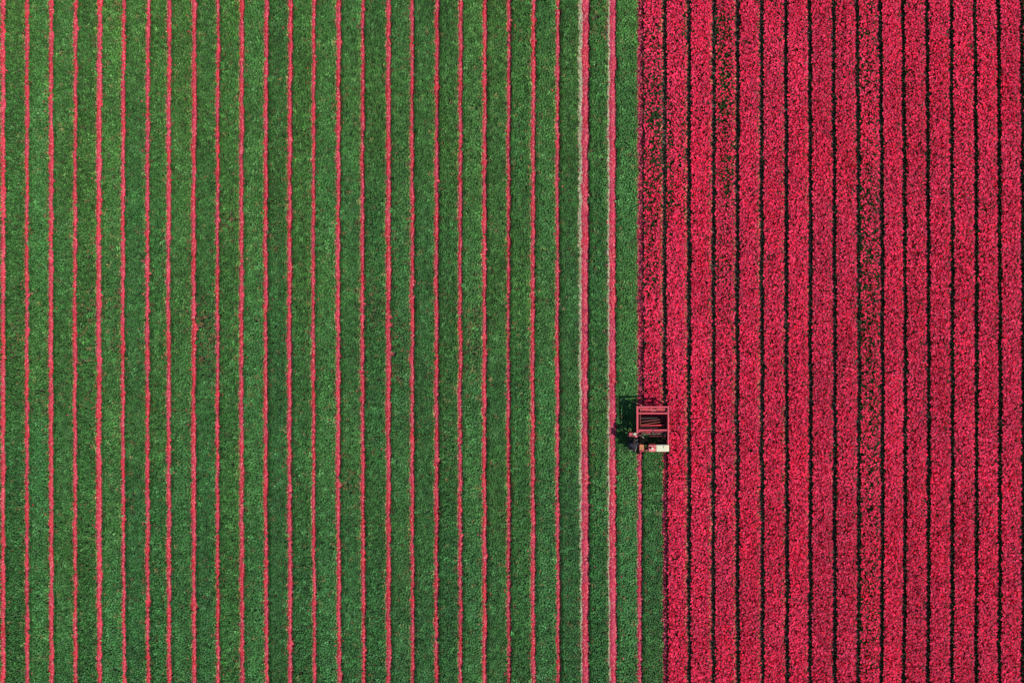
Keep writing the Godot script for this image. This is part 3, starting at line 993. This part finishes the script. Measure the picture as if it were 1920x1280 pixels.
	soil_noise.frequency = 0.02
	soil_noise.fractal_octaves = 5
	var soil_tex := NoiseTexture2D.new()
	soil_tex.width = 512; soil_tex.height = 512; soil_tex.seamless = true
	soil_tex.noise = soil_noise
	var sr := Gradient.new()
	sr.offsets = PackedFloat32Array([0.0, 0.5, 1.0])
	sr.colors = PackedColorArray([Color(0.21, 0.18, 0.165), Color(0.31, 0.27, 0.25), Color(0.40, 0.355, 0.33)])
	soil_tex.color_ramp = sr
	var soil := StandardMaterial3D.new()
	soil.albedo_texture = soil_tex
	soil.roughness = 0.95
	soil.uv1_triplanar = true
	soil.uv1_world_triplanar = true
	soil.uv1_scale = Vector3(0.4, 0.4, 0.4)
	var pm := PlaneMesh.new()
	pm.size = Vector2(600, 600)
	var ground := MeshInstance3D.new()
	ground.name = "ground"
	ground.mesh = pm
	ground.material_override = soil
	add_child(ground)
	tag(ground, "dark grey brown soil under the beds, bare in the paths", "", "", "structure")

	var cut := (812.0 - 640.0) / 30.0
	# topped beds
	for i in LAST_ROW:
		var s := ""
		if i < 2: s = "topped green tulip bed just outside the photo, %s left of the frame edge" % ORD[1 - i]
		elif i == 27: s = "topped green tulip bed left of the machine and the flowering field"
		elif i == 26: s = "topped green tulip bed between the two wide pale-edged petal rows"
		elif i == 25: s = "topped green tulip bed left of the wide petal row with broad pale strip"
		elif i >= 15: s = "topped green tulip bed, %s to the left of the wide pale-edged petal row" % ORD[25 - i]
		else: s = "topped green tulip bed, %s from the photo's left edge" % ORD[i - 2]
		picked_bed(i, V_MIN, V_MAX, s)
	picked_bed(LAST_ROW, cut, V_MAX, "freshly topped green tulip bed running down from behind the machine")
	# petal rows
	for i in LAST_ROW + 1:
		var s := ""
		if i < 2: s = "row of cut red petals just outside the photo, %s left of the frame edge" % ORD[1 - i]
		elif i == 28: s = "row of cut petals in the machine's track, shaded by standing tulips above it"
		elif i == 27: s = "wide pink-red petal row with thin pale edge, nearest left of the machine"
		elif i == 26: s = "wide pink-red petal row with the broad pale strip on its left side"
		elif i >= 15: s = "narrow row of cut red petals, %s left of the wide pale-edged row" % ORD[25 - i]
		else: s = "narrow row of cut red petals, %s from the photo's left edge" % ORD[i - 2]
		petal_row(i, V_MIN, V_MAX, s)
	rows_w.append(8.5)
	petal_row(MACHINE_ROW, (843.0 - 640.0) / 30.0, V_MAX, "shaded row of cut petals between fresh topped bed and standing tulips")
	straw_strip(26, 0.20, 0.07, "broad pale strip of bleached stems left of the wide petal row")
	straw_strip(27, 0.08, 0.05, "thin pale strip of bleached stems left of the petal row near the machine")
	# beds in flower
	var fills := {29: 0.98, 30: 1.0, 31: 0.94, 32: 1.0, 33: 0.98, 34: 1.02, 35: 1.02, 36: 0.97, 37: 0.86, 38: 1.06, 39: 0.97, 40: 1.02, 41: 1.0, 42: 1.0, 43: 1.02, 44: 1.0, 45: 1.0}
	standing_bed(LAST_ROW, V_MIN, cut, 0.93, "bed of red tulips ending at the front of the machine", [[1228, 250, 26, 210, 0.50], [1218, 330, 28, 330, 0.30], [1228, 90, 20, 80, 0.25], [1222, 800, 40, 26, 0.3]])
	for i in range(MACHINE_ROW, rows_px.size() - 1):
		var s := ""
		var wild := []
		if i == 29: s = "red tulip bed along the right side of the machine"; wild = [[1256, 300, 10, 160, 0.5], [1280, 300, 14, 160, 0.3], [1283, 60, 6, 60, 0.4]]
		elif i == 30: s = "red tulip bed, second to the right of the machine"
		elif i == 31: s = "red tulip bed with green patches near its top, third right of the machine"; wild = [[1360, 170, 20, 110, 0.55], [1355, 60, 24, 80, 0.45], [1364, 330, 18, 100, 0.45], [1358, 480, 22, 120, 0.2]]
		elif i == 37: s = "sparsest red tulip bed, with dark gaps among its flowers"; wild = [[1632, 480, 26, 260, 0.34], [1632, 700, 28, 420, 0.30], [1630, 1150, 22, 160, 0.2], [1630, 100, 22, 160, 0.2]]
		elif i == 38: s = "densest red tulip bed, right of the sparse one"
		elif i >= 44: s = "red tulip bed outside the photo, %s right of the frame edge" % ORD[i - 44]
		elif i < 37: s = "red tulip bed, %s to the left of the sparsest bed" % ORD[36 - i]
		else: s = "red tulip bed, %s from the photo's right edge" % ORD[43 - i]
		standing_bed(i, V_MIN, V_MAX, fills[i], s, wild)
	soil_clods()
	machine()
	driver()
